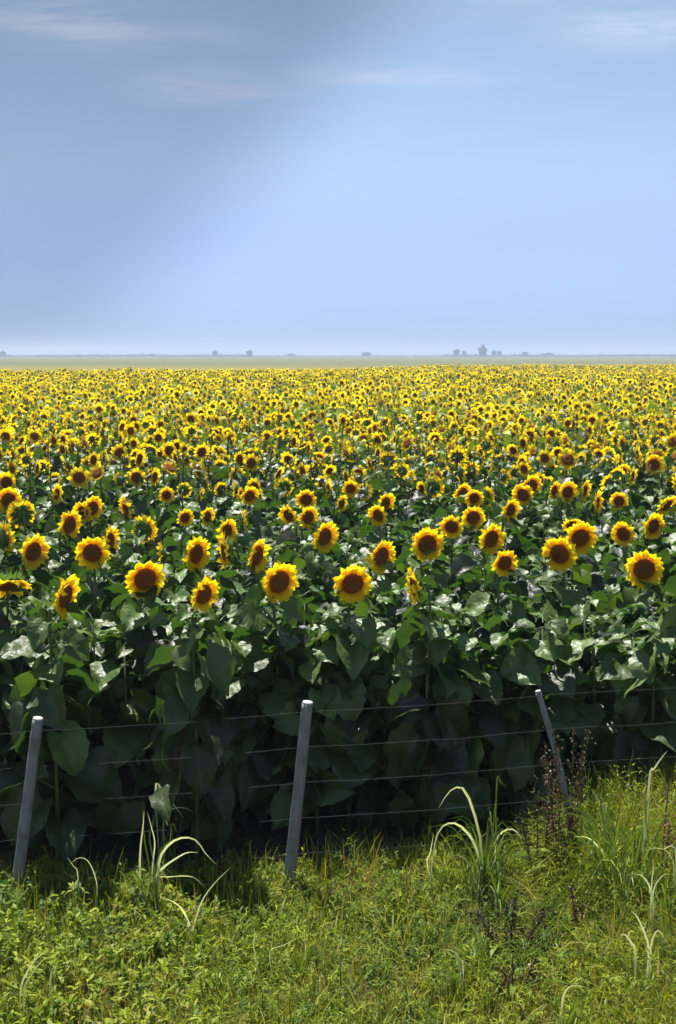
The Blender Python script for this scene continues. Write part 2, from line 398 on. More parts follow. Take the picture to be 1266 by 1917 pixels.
RD, RP = .069, .134       # disc and full radius of a 0.276 m bloom
STEM_TOP = (0, -.052, 1.755)    # where the back of the head sits (root frame, 1.75 m plant)
def stem_mesh(rng, k):
    mb = MB(); bx, by = rng.normal(0, .015, 2)
    pts = [(0, 0, -.06), (bx, by, .5), (bx * 1.5, by, 1.0), (bx, by * .6 + .01, 1.45), (bx * .4, .008, 1.66), (0, -.004, 1.735), (0, -.022, 1.765), (0, -.05, 1.768)]
    tube(mb, pts, [.017, .015, .013, .011, .0105, .011, .013, .018], 8)
    return mb.mesh('stem', [STEM])
def bud_mesh(rng):
    mb = MB(); bract_arr(mb, rng, .036, 12)
    for k in range(26):                  # bracts folded over the closed bud
        a = k * 2.399; L = .05; V = []
        for t, w in ((0, .9), (.5, 1), (1, .06)):
            for s_ in (-1, 0, 1): V.append((.034 - .030 * t ** 1.6 * (1 - .02 * k), s_ * .011 * w, .002 + L * .42 * math.sin(t * 1.5) + .001 * k / 2))
        mb.add(np.array(V) @ rotz(a).T, grid_faces(3, 3), [(0, rng.uniform(0, 1), 0)] * 9, 0)
    return mb.mesh('bud', [BRACT])

rng = np.random.default_rng(11)
FOL, PET, BRA, STM = [], [], [], []
for k in range(10):
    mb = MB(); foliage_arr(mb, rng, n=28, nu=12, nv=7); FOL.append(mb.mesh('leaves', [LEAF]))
for k in range(8):
    mb = MB(); petals_arr(mb, rng, RD, RP, int(rng.integers(15, 19)), 5, 3); PET.append(mb.mesh('petals', [PETAL]))
for k in range(4):
    mb = MB(); bract_arr(mb, rng, RD); BRA.append(mb.mesh('flower_head', [BRACT]))
for k in range(4): STM.append(stem_mesh(rng, k))
mb = MB(); disc_arr(mb, RD, 7, 28); DSC = mb.mesh('seed_disc', [DISC])
BUD = [bud_mesh(rng) for k in range(2)]

def sunflower_proto(bloom=True):
    root = link('sunflower', None); root.empty_display_size = .1
    link('stem', STM[0], root); link('leaves', FOL[0], root)
    if bloom:
        h = link('flower_head', BRA[0], root); link('petals', PET[0], h); link('seed_disc', DSC, h)
    else: link('flower_bud', BUD[0], root)
    return root
PB, PN = sunflower_proto(True), sunflower_proto(False)
PL = link('sunflower', None); PL.empty_display_size = .1
STUB = MB(); tube(STUB, [(0, 0, -.06), (.01, .01, .8), (0, 0, 1.62)], [.016, .012, .006], 7); STUB = STUB.mesh('stem', [STEM])
link('leafy_stem', STUB, PL); link('leaves', FOL[0], PL)
used = {id(PB): False, id(PN): False, id(PL): False}
def kids(o): return list(o.children)
def copy_tree(o, parent=None):
    c = o.copy(); COL.objects.link(c); c.parent = parent
    for ch in kids(o): copy_tree(ch, c)
    return c
NPL = 0
def sunflower(x, y, zc, dia, yaw, tilt, bloom, label, bud=True):
    """(x, y) of the bloom's centre at height zc; the root stands below the bend of the neck"""
    global NPL
    src = PB if bloom else PN if bud else PL
    if not used[id(src)]: used[id(src)] = True; root = src
    else: root = copy_tree(src)
    NPL += 1
    s_ = zc / 1.765
    rng_ = np.random.default_rng(NPL * 13 + 5)
    off = Vector((math.sin(yaw), -math.cos(yaw), 0)) * (.052 * s_ + (.05 * dia / .276 if bloom else 0))
    root.location = (x - off.x, y - off.y, 0); root.rotation_euler = (0, 0, yaw); root.scale = (1, 1, s_)
    root.location.z = float(gz(root.location.x, root.location.y)) if y < 12 else 0
    s_ = (zc - root.location.z) / 1.765; root.scale = (1, 1, s_)
    root['label'] = label; root['category'] = 'sunflower'; root['group'] = 'sunflowers growing in the field'
    for ch in kids(root):
        n = ch.name.split('.')[0]
        if n == 'stem': ch.data = STM[NPL % 4]
        elif n == 'leaves':
            ch.data = FOL[int(rng_.integers(0, len(FOL)))]; a = rng_.uniform(0, 6.28); ch.rotation_euler = (0, 0, a); f = rng_.uniform(.92, 1.12); ch.scale = (f, f, 1)
        elif n == 'flower_head':
            ch.data = BRA[NPL % 4]; f = dia / .276
            ch.matrix_local = Matrix.Translation((0, -.052 - .050 * f * math.cos(tilt), 1.765 - (.05 * f * math.sin(tilt)) / s_)) @ Matrix.Diagonal((f, f, f / s_, 1)) @ Euler((R(90) + tilt, 0, 0)).to_matrix().to_4x4()
            for g in kids(ch):
                if g.name.startswith('petals'): g.data = PET[int(rng_.integers(0, len(PET)))]; g.rotation_euler = (0, 0, rng_.uniform(0, 6.28))
        elif n == 'flower_bud':
            ch.data = BUD[NPL % 2]; ch.location = (0, -.09, 1.79); ch.rotation_euler = (R(rng_.uniform(20, 80)), 0, 0); ch.scale = (1.1, 1.1, 1.1)
    return root

# the blooms one can tell apart: picture position, height in pixels, turn (deg, + = towards +x), tilt down (deg), label
HEROES = [
 (660, 1090, 78, 8, 10, 'large round bloom facing camera, in the front row just beyond the tall middle post'),
 (523, 1087, 86, 26, 8, 'tall oval bloom with a pointed top petal, front row beside the tall post'),
 (272, 1080, 80, 20, 12, 'large oval bloom halfway between the short post and the tall post, front row'),
 (1206, 1063, 78, -4, 8, 'large round bloom at the far end of the front row, past the leaning post'),
 (1048, 1035, 70, -22, 8, 'oval bloom overlapping a rounder bloom behind it, above the leaning post'),
 (1087, 1004, 66, 8, 12, 'round bloom half hidden behind an oval bloom, above the leaning post'),
 (800, 1017, 72, 12, 8, 'large bloom standing alone midway between the tall post and the leaning post'),
 (714, 1040, 68, 30, 8, 'oval bloom just behind the round front bloom beyond the tall post'),
 (945, 1052, 54, 12, 10, 'small low bloom under a larger one, a little short of the leaning post'),
 (920, 1007, 62, 24, 8, 'oval bloom directly above a small low bloom, short of the leaning post'),
 (886, 967, 48, 6, 10, 'round bloom topping the stepped trio of blooms short of the leaning post'),
 (845, 983, 48, -10, 18, 'bloom with its lower edge behind a leaf, beside the stepped trio'),
 (173, 1033, 66, 4, 8, 'large round bloom above the gap next to the short post'),
 (367, 1035, 72, 42, 6, 'narrow oval bloom directly above another narrow bloom, short of the tall post'),
 (382, 1110, 72, 38, 12, 'lowest narrow oval bloom of the front row, under a similar bloom'),
 (608, 1003, 64, 32, 8, 'oval bloom lowest in the tight cluster of four above the tall post'),
 (573, 933, 42, 0, 14, 'small bloom at the top of the tight cluster of four above the tall post'),
 (540, 962, 44, -28, 18, 'bloom with a pale leaf across its disc in the tight cluster of four'),
 (577, 967, 46, 24, 8, 'small bloom in the middle of the tight cluster of four above the tall post'),
 (20, 1083, 96, 20, 62, 'wide bloom nodding down with a dark underside at the very edge of the field'),
 (122, 1112, 84, 74, 12, 'thin bloom seen from its side, low in the front row above the short post'),
 (775, 1095, 70, -80, 8, 'small bloom seen edge on in the front row midway to the leaning post'),
 (421, 1030, 74, -72, 4, 'thin edge-on bloom beside the pair of narrow oval blooms'),
 (62, 1030, 74, 40, 10, 'slanted oval bloom with ragged petals behind the nodding wide bloom'),
 (16, 935, 50, 20, 6, 'small oval bloom standing high at the edge of the field'),
 (155, 957, 42, -16, 14, 'bloom in front of its twin, above the large bloom by the short post'),
 (174, 950, 46, 34, 4, 'bloom peeking out behind its twin, above the large bloom by the short post'),
 (130, 980, 60, 44, 8, 'ragged oval bloom leaning against the twin blooms by the short post'),
 (757, 888, 44, 0, 8, 'perfectly round small bloom standing clear above the rows beyond the tall post'),
 (472, 853, 40, 0, 8, 'small round bloom standing out among the tiny distant ones short of the tall post'),
 (881, 880, 40, 22, 6, 'small oval bloom standing clear, a few rows behind the stepped trio'),
 (410, 848, 32, 0, 12, 'tiny bloom above a bright yellow one turned upward'),
 (411, 876, 30, -160, -35, 'bright yellow bloom turned upward showing petals only'),
 (866, 922, 42, 24, 8, 'small oval bloom touching a half hidden bloom above the stepped trio'),
 (888, 930, 38, 0, 16, 'half hidden small bloom above the round top bloom of the trio'),
 (956, 953, 44, 26, 8, 'small oval bloom lowest of the rising diagonal of three'),
 (979, 925, 44, -20, 8, 'small oval bloom in the middle of the rising diagonal of three'),
 (995, 908, 46, 18, 8, 'small bloom at the top of the rising diagonal of three'),
 (1038, 917, 36, 34, 8, 'thinner bloom of a small side by side pair above the leaning post'),
 (1063, 920, 42, 14, 6, 'rounder bloom of a small side by side pair above the leaning post'),
 (1094, 918, 44, 58, 4, 'ragged half side-on bloom just past the small side by side pair'),
 (1117, 941, 48, 62, 6, 'narrow brownish bloom nearly side on, past the small side by side pair'),
 (1159, 937, 36, -8, 6, 'small round bloom standing alone far past the leaning post'),
 (1167, 998, 48, -24, 8, 'round bloom with a curled petal, above the large end bloom'),
 (1223, 983, 52, 22, 10, 'bloom with a leaf over its lower petals near the end of the rows'),
 (1250, 940, 46, 28, 34, 'bloom tipped forward at the far end of the rows'),
 (1072, 976, 40, 0, 48, 'bloom nodding behind the round bloom above the leaning post'),
 (812, 912, 44, 150, -6, 'bloom turned away showing its green back, behind the lone large bloom'),
 (722, 940, 46, 34, 12, 'bloom overlapping a paler one, high above the round front bloom'),
 (708, 963, 44, -28, 12, 'paler bloom under another, high above the round front bloom'),
 (425, 993, 50, 36, 6, 'oval bloom directly above the thin edge-on bloom'),
 (482, 1038, 70, 62, 6, 'ragged half side-on bloom behind the pointed front bloom'),
 (347, 968, 36, 24, 8, 'very small bloom short of the tall post, above the narrow oval pair'),
 (388, 966, 38, 40, 6, 'very small narrow bloom above the narrow oval pair'),
 (312, 926, 32, 12, 6, 'tiny lone bloom high between the short and tall posts'),
 (270, 993, 56, 160, -10, 'bloom seen from behind, above the large front bloom between the posts'),
 (40, 965, 56, -150, -14, 'pale bloom seen from behind near the edge of the field'),
 (985, 858, 28, 0, 8, 'tiny bloom standing up in the far rows above the diagonal of three'),
 (1130, 832, 26, 0, 8, 'tiny dark-centred bloom alone in the far rows past the leaning post'),
 (597, 857, 28, 0, 10, 'tiny dark bloom in the far rows above the cluster of four'),
 (1165, 884, 38, 20, 6, 'small bloom leading a pair in the rows behind the lone round one'),
 (1184, 890, 36, 44, 6, 'smaller partner bloom of a pair behind the lone round one'),
 (903, 845, 26, 0, 12, 'tiny bloom in the far rows above the stepped trio'),
 (236, 950, 50, -60, 10, 'half side-on bloom above the large bloom between the posts'),
 (206, 1012, 56, 76, 0, 'yellow sliver of a side-on bloom tucked beside the large round one'),
 (302, 1038, 46, -82, 0, 'yellow side-on sliver rising behind the large front bloom between the posts'),
 (912, 930, 40, 120, 0, 'bloom turned half away beside the diagonal of three'),
 (1224, 872, 40, 0, -14, 'pale bloom tilted upward far past the leaning post'),
 (10, 1008, 60, 130, -4, 'pale bloom turned away behind the nodding wide bloom'),
 (345, 860, 30, 0, 10, 'tiny bloom in the far rows high above the narrow oval pair'),
 (272, 866, 26, 20, 8, 'tiny bloom in the far rows above the large front bloom between the posts'),
 (455, 975, 44, 100, 0, 'yellow petals of a bloom turned aside above the ragged half side-on bloom'),
]
rng = np.random.default_rng(21)
hero_xy, hero_px = [], []
for (px, py, S, yaw, tilt, lab) in HEROES:
    zc = rng.uniform(1.80, 1.92) if py < 1070 else 1.86 + rng.uniform(-.03, .03)
    p = at_z(px, py, zc); dist = (p - Vector((0, 0, CAMZ))).length
    dia = min(.34, max(.18, S * dist / F * 1.08))
    hero_xy.append((p.x, p.y)); hero_px.append((px, py, S, p.y))
    yw = yaw * 1.35 if abs(yaw) < 50 else yaw
    sunflower(p.x, p.y, zc, dia, R(yw), R(tilt), True, lab)

# the rest of the rows
def half_w(y): return (y / math.cos(0)) * 633 / F * 1.02 + .25
spots = []
y = 8.18
while y < 24:
    x = -half_w(y) - 2.6
    while x < half_w(y) + 2.6:
        X = x + rng.normal(0, .05); Y = y + rng.normal(0, .07)
        if all((X - a) ** 2 + (Y - b) ** 2 > .15 ** 2 for a, b in hero_xy): spots.append((X, Y))
        x += .27 if y < 11 else .30
    y += .62 if y < 10 else .70
inside = [q for q in spots if abs(q[0]) < half_w(q[1]) - .1]
outside = [q for q in spots if abs(q[0]) >= half_w(q[1]) - .1]
inside.sort(key=lambda q: q[1])
NIND = 300 - len(HEROES)
ind, rest = inside[:NIND], inside[NIND:] + outside
ORD = ['zeroth', 'first', 'second', 'third', 'fourth', 'fifth', 'sixth', 'seventh', 'eighth', 'ninth', 'tenth', 'eleventh', 'twelfth', 'thirteenth', 'fourteenth', 'fifteenth', 'sixteenth', 'seventeenth', 'eighteenth']
def zone(x, y, zc):
    px, py = pix((x, y, zc))
    names = [(90, 'at the short post'), (190, 'just past short post'), (330, 'midway to tall post'), (480, 'just before tall post'), (620, 'at the tall post'),
             (740, 'just past tall post'), (870, 'midway to leaning post'), (990, 'just before leaning post'), (1090, 'at the leaning post'), (1180, 'just past leaning post'), (9999, 'far past leaning post')]
    a = [q for lim, q in names if px < lim][0]
    k = int(round((y - 8.18) / .62)) if y < 10.2 else int(round((y - 10.66) / .70)) + 4
    return a, ORD[max(1, k + 1)] + ' row', px
def rand_pose(rng):
    r = rng.uniform()
    if r < .46: return R(rng.normal(14, 38)), R(rng.normal(8, 14)), 'facing camera'
    if r < .80: return R(rng.choice([-1, 1]) * rng.uniform(60, 100)), R(rng.normal(6, 8)), 'in profile'
    return R(rng.uniform(130, 230)), R(rng.normal(0, 12)), 'facing away'
todo = []
for (x, y) in ind:
    zc = rng.uniform(1.70, 1.92); px, py = pix((x, y, zc))
    near_hero = any(abs(px - a) < S * .9 and abs(py - b) < S * .9 for a, b, S, _ in hero_px)
    bloom = y > 10.4 and rng.uniform() < (.80 if y < 12 else .95) and not near_hero
    yaw, tilt, face = rand_pose(rng)
    if bloom: d = rng.uniform(.20, .28)
    else: zc = rng.uniform(1.48, 1.66) if (near_hero or y < 10.4) else rng.uniform(1.6, 1.8); d = .07
    a, b, px = zone(x, y, zc)
    bud = bloom or rng.uniform() < .2
    todo.append((('bloom ' + face if bloom else 'leafy plant in bud' if bud else 'leafy plant showing no bloom') + f', {b}, {a}', px, (x, y, zc, d, yaw, tilt, bloom), bud))
for lab, px, args, bud in todo:
    same = sorted(q[1] for q in todo if q[0] == lab)
    sunflower(*args, lab + (f', {ORD[same.index(px) + 1]} from short-post side' if len(same) > 1 else ''), bud)

# ------------------------------------------------------------------ the field beyond: one mass of plants nobody could count
def template(rng, lod):
    mb = MB(); H = 1.75
    yaw_free = []
    if lod < 0: foliage_arr(mb, rng, H, 24, 9, 5, True, .3, 4, 1.0)
    elif lod == 0: foliage_arr(mb, rng, H, 14, 5, 5, False, .8, 0, 1.05)
    elif lod == 1: foliage_arr(mb, rng, H, 9, 4, 3, False, 1.15, 0, 1.25)
    else: foliage_arr(mb, rng, H, 6, 3, 3, False, 1.3, 0, 1.45)
    if lod <= 0: tube(mb, [(0, 0, 0), (0, 0, 1.6), (0, -.02, 1.76), (0, -.05, 1.765)], [.014, .011, .011, .014], 5, 3)
    fol = mb.arrays()
    hb = MB()
    if lod <= 0: petals_arr(hb, rng, RD, RP, 14, 4, 3, 1, 1); disc_arr(hb, RD * (.88 if lod == 0 else 1), 3, 12, 2); bract_arr(hb, rng, RD, 8, 3, 8, 3, 2)
    else:
        n = 9 if lod == 1 else 6
        V = []; Fc = []; C = []
        for k in range(n):
            a = 2 * math.pi * k / n + rng.normal(0, .08); w = math.pi / n * .95; r1 = RP * rng.uniform(.9, 1.08); b = len(V); h = rng.uniform(0, 1)
            for (rr, aa, z, t) in ((RD * .6, a, 0, 0), (r1 * .72, a - w, .01, .5), (r1, a, .012, 1), (r1 * .72, a + w, .01, .5)):
                V.append((rr * math.cos(aa), rr * math.sin(aa), z + rng.normal(0, .006))); C.append((t, h, 0))
            Fc.append((b, b + 1, b + 2, b + 3))
        hb.add(V, Fc, C, 1)
        disc_arr(hb, RD * (.62 if lod == 1 else .42), 2 if lod == 1 else 1, 8 if lod == 1 else 6, 2, .012, .012)
        V = [(0, 0, -.04)] + [(RD * math.cos(2 * math.pi * j / 6), RD * math.sin(2 * math.pi * j / 6), -.004) for j in range(6)]
        hb.add(V, [(0, 1 + (j + 1) % 6, 1 + j) for j in range(6)], [(0, .4, 0)] * 7, 3)
    return fol, hb.arrays()
def concat_faces(f):
    L = np.array([len(q) for q in f]); return np.concatenate([np.array(q) for q in f]), L
class Mass:
    def __init__(s): s.v = []; s.c = []; s.l = []; s.ln = []; s.m = []; s.n = 0
    def add(s, arr, Ms, T, hue):
        """arr instanced by n 3x3 matrices Ms and n offsets T"""
        v, f, c, m = arr; n = len(T); k = len(v)
        if not n: return
        s.v.append((np.einsum('nij,kj->nki', Ms, v) + T[:, None, :]).reshape(-1, 3))
        cc = np.repeat(c[None], n, 0).copy(); cc[:, :, 1] = (cc[:, :, 1] + hue[:, None]) % 1.0; s.c.append(cc.reshape(-1, 3))
        lo, L = concat_faces(f)
        s.l.append((lo[None, :] + (np.arange(n) * k)[:, None] + s.n).ravel()); s.ln.append(np.tile(L, n)); s.m.append(np.tile(m, n)); s.n += n * k
    def mesh(s, name, mats, smooth=True):
        L = np.concatenate(s.ln); st = np.concatenate([[0], np.cumsum(L)[:-1]])
        return np_mesh(name, np.vstack(s.v), np.concatenate(s.l), st, mats, np.vstack(s.c), np.concatenate(s.m), smooth)
def mats_z(a):
    c, s_ = np.cos(a), np.sin(a); z = np.zeros_like(a); o = np.ones_like(a)
    return np.stack([np.stack([c, -s_, z], 1), np.stack([s_, c, z], 1), np.stack([z, z, o], 1)], 1)
def mats_x(a):
    c, s_ = np.cos(a), np.sin(a); z = np.zeros_like(a); o = np.ones_like(a)
    return np.stack([np.stack([o, z, z], 1), np.stack([z, c, -s_], 1), np.stack([z, s_, c], 1)], 1)
mass = Mass()
P = [np.array(rest)]
def far_edge(x): return 128 + 1.0 * x + 6 * np.sin(x * .13)            # the crop's far edge runs slightly oblique
y = 24.0
while y < 215:
    hw = y * .42 + 6; sp = .33 + (y - 24) * .0016
    xs = np.arange(-hw, hw, sp); xs = xs + rng.normal(0, .07, len(xs)); ysr = y + rng.normal(0, .09, len(xs))
    k = (ysr < far_edge(xs)) & (rng.uniform(size=len(xs)) < .94)
    P.append(np.stack([xs[k], ysr[k]], 1)); y += .72 + (y - 24) * .0022
P = np.vstack(P)
nP = len(P)
lodi = np.where(P[:, 1] < 20, -1, np.where(P[:, 1] < 30, 0, np.where(P[:, 1] < 62, 1, 2)))
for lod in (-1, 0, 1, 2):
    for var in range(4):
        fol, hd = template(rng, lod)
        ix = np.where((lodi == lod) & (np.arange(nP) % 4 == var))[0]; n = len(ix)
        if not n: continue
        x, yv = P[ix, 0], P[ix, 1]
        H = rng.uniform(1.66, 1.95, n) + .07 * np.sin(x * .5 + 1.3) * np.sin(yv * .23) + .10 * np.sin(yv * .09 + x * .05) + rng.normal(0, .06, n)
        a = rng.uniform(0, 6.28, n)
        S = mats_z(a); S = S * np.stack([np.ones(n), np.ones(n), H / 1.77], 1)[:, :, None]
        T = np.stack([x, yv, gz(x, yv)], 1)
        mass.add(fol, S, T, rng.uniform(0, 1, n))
        # patches with fewer blooms, as the photograph shows
        dens = .80 + .22 * np.sin(x * .55 + 2 * np.sin(yv * .21)) * np.sin(yv * .33 + .8)
        dens = np.where(yv > 26, dens + .16, dens + .06) - .15 * sst(90, 150, yv)
        b = (rng.uniform(size=n) < dens) & (yv > 10.5)
        q = rng.uniform(size=n); yaw = np.where(q < .40, rng.normal(.35, .75, n), np.where(q < .80, rng.choice([-1, 1], n) * rng.uniform(1.0, 1.8, n), rng.uniform(2.2, 4.1, n)))
        tl = rng.normal(.0, .32, n)
        sc = rng.uniform(.80, 1.18, n) * (1 + .50 * sst(20, 60, yv))
        Mx = np.einsum('nij,njk->nik', mats_z(yaw), mats_x(math.pi / 2 + tl)) * sc[:, None, None]
        T2 = T + np.stack([np.sin(yaw) * .10, -np.cos(yaw) * .10, H], 1)
        mass.add(hd, Mx[b], T2[b], rng.uniform(0, 1, n)[b])
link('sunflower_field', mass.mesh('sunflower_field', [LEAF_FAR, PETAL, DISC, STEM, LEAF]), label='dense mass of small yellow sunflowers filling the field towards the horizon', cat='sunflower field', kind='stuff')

# ------------------------------------------------------------------ fence
def fence():
    f = link('wire_fence', None, label='low wire fence on three thin grey wooden posts along the field edge', cat='fence')
    f.location = (0, 7.25, 0)
    o = Vector(f.location)
    posts = [  # top px, bottom px (at the ground), radius, label
        ((71, 1347), (30, 1678), .034, 'short grey post leaning over, with a pale sawn top'),
        ((576, 1317), (540, 1672), .036, 'tall grey post leaning over, with a pale sawn top'),
        ((1008, 1296), (1082, 1602), .019, 'thin weathered post leaning the other way behind dark weeds')]
    tops = []
    for k, (a, b, r, lab) in enumerate(posts):
        A = at_y(*a, 7.25 + (.06 if k == 2 else 0)); B = at_y(*b, 7.25)
        D = (B - A).normalized(); B = B + D * .25
        mb = MB(); n = 14
        pts = [B + (A - B) * t for t in (0, .3, .6, .85, 1)]
        if k == 2: pts = [B, B + (A - B) * .3, B + (A - B) * .62 + Vector((.02, 0, 0)), B + (A - B) * .86 + Vector((.01, 0, 0)), A]
        pts = spline(pts, 26); tube(mb, [p - o for p in pts], [r * (1.14 - .2 * i / 25 + rng.normal(0, .012)) for i in range(26)], n)
        vv = mb.v[-1]; lobe = rng.normal(0, .05, n); idx = np.arange(26 * n) % n; lev = np.arange(26 * n) // n
        for q in range(26 * n):     # checks, ridges and knots in the round timber
            cpt = np.array(pts[lev[q]] - o); vv[q] = cpt + (vv[q] - cpt) * (1 + lobe[idx[q]] + rng.normal(0, .02) + (.12 if (lev[q] in (7, 16) and idx[q] in (3, 4, 9)) else 0))
        po = link('post', mb.mesh('post', [WOOD]), f); po['label'] = lab
        mb = MB(); tube(mb, [A - D * .0015 - o, A - D * .012 - o], [r * .96, r * .90], n); link('sawn_top', mb.mesh('sawn_top', [CUT]), po)
    for x0 in (-3.75, 3.9):
        z0 = float(gz(x0, 7.25)); mb = MB(); tube(mb, [Vector((x0 - .04, 7.25, z0 - .2)) - o, Vector((x0, 7.25, z0 + .6)) - o, Vector((x0 + .1, 7.25, z0 + 1.15)) - o], [.038, .034, .031], 9)
        link('post', mb.mesh('post', [WOOD]), f)
    for k in range(6):   # wires: picture heights on the two posts that can be read
        yl, ym = 1367 + 67 * k, 1332 + 66 * k
        sl = (ym - yl) / 500
        mb = MB(); pts = []
        yw = 7.25 + .042
        for j, px in enumerate(np.linspace(-440, 1780, 49)):
            span = ((px - 60) % 505) / 505; sag = 5 * 4 * span * (1 - span)
            pts.append(at_y(px, yl + sl * (px - 75) + sag * .8 + rng.normal(0, .6), yw) - o)
        tube(mb, pts, .0009, 4, cap=False); link('wire', mb.mesh('wire', [WIRE]), f)
fence()

# ------------------------------------------------------------------ verge: grass and weeds nobody could count
def blades(n, x, y, z, h, w, az, lean, bend, c, seg=4, wprof=(.8, 1., .7)):
    """n tapered curved blades; every argument an array; c = n x 3 colour"""
    T = np.array([0, .33, .68, 1.0]) if seg == 4 else np.array([0, .5, 1.0])
    wp = np.array([.75, 1, .65, 0]) if seg == 4 else np.array([.7, 1, 0])
    K = len(T); V = np.zeros((n, K * 2 - 1, 3)); Cc = np.zeros((n, K * 2 - 1, 3))
    tw = rng.uniform(-.6, .6, n) + az + math.pi / 2
    for i, t in enumerate(T):
        th = lean + bend * t
        r_ = h * t * np.sin(th); zz = h * t * np.cos(th)
        cx, cy, cz = x + r_ * np.cos(az), y + r_ * np.sin(az), z + zz
        hw = w * wp[i] / 2
        if i < K - 1:
            for s_, q in ((-1, 2 * i), (1, 2 * i + 1)):
                V[:, q] = np.stack([cx + s_ * hw * np.cos(tw), cy + s_ * hw * np.sin(tw), cz], 1)
                Cc[:, q] = np.stack([np.full(n, t), c[:, 0], c[:, 1]], 1)
        else: V[:, 2 * i] = np.stack([cx, cy, cz], 1); Cc[:, 2 * i] = np.stack([np.full(n, t), c[:, 0], c[:, 1]], 1)
    fs = [(2 * i, 2 * i + 1, 2 * i + 3, 2 * i + 2) for i in range(K - 2)] + [(2 * K - 4, 2 * K - 3, 2 * K - 2)]
    lo, L = concat_faces(fs); k = K * 2 - 1
    return V.reshape(-1, 3), (lo[None] + (np.arange(n) * k)[:, None]).ravel(), np.tile(L, n), Cc.reshape(-1, 3)
def join(parts, name, mats):
    off = 0; vs, ls, Ls, cs = [], [], [], []
    for v, l, L, c in parts: vs.append(v); ls.append(l + off); Ls.append(L); cs.append(c); off += len(v)
    L = np.concatenate(Ls); st = np.concatenate([[0], np.cumsum(L)[:-1]])
    return np_mesh(name, np.vstack(vs), np.concatenate(ls), st, mats, np.vstack(cs))
def field2(x, y, s_, seed):
    r = np.random.default_rng(seed); o = 0; tot = 0
    for k in range(4):
        a = r.uniform(0, 6.28); f = s_ * (1.7 ** k); p = r.uniform(0, 6.28, 2)
        o = o + np.sin((x * np.cos(a) + y * np.sin(a)) * f + p[0]) * np.sin((-x * np.sin(a) + y * np.cos(a)) * f * .8 + p[1]) / (1.35 ** k); tot += 1 / 1.35 ** k
    return o / tot
def verge_h(x, y):
    """how tall the growth stands: low at the tall post, knee high past the leaning post"""
    h = .15 + .07 * sst(-.9, -1.6, x) * sst(7.6, 7.0, y) + .44 * sst(1.10, 1.75, x) * (.45 + .55 * sst(6.0, 7.0, y)) + .10 * field2(x, y, 2.4, 3) + .12 * np.maximum(0, field2(x, y, 8.0, 33)) + .05 * field2(x, y, 15.0, 34)
    return h * (1 - .55 * sst(7.45, 7.95, y) * (1 - .6 * sst(1.0, 1.6, x))) * (1 - .35 * np.exp(-((x + .3) / .35) ** 2 - ((y - 7.0) / .5) ** 2))
def pts_xy(n, x0=-3.7, x1=3.7, y0=4.3, y1=8.0):
    x = rng.uniform(x0, x1, n * 2); y = rng.uniform(y0, y1, n * 2)
    edge = 7.46 + .10 * field2(x, y * 0, 3.0, 31) + .45 * sst(1.0, 1.7, x) + .12 * sst(-.1, .5, x) * sst(1.2, .7, x)
    k = np.where((y < edge + rng.exponential(.06, n * 2)) | (y > 99))[0][:n]; return x[k], y[k]
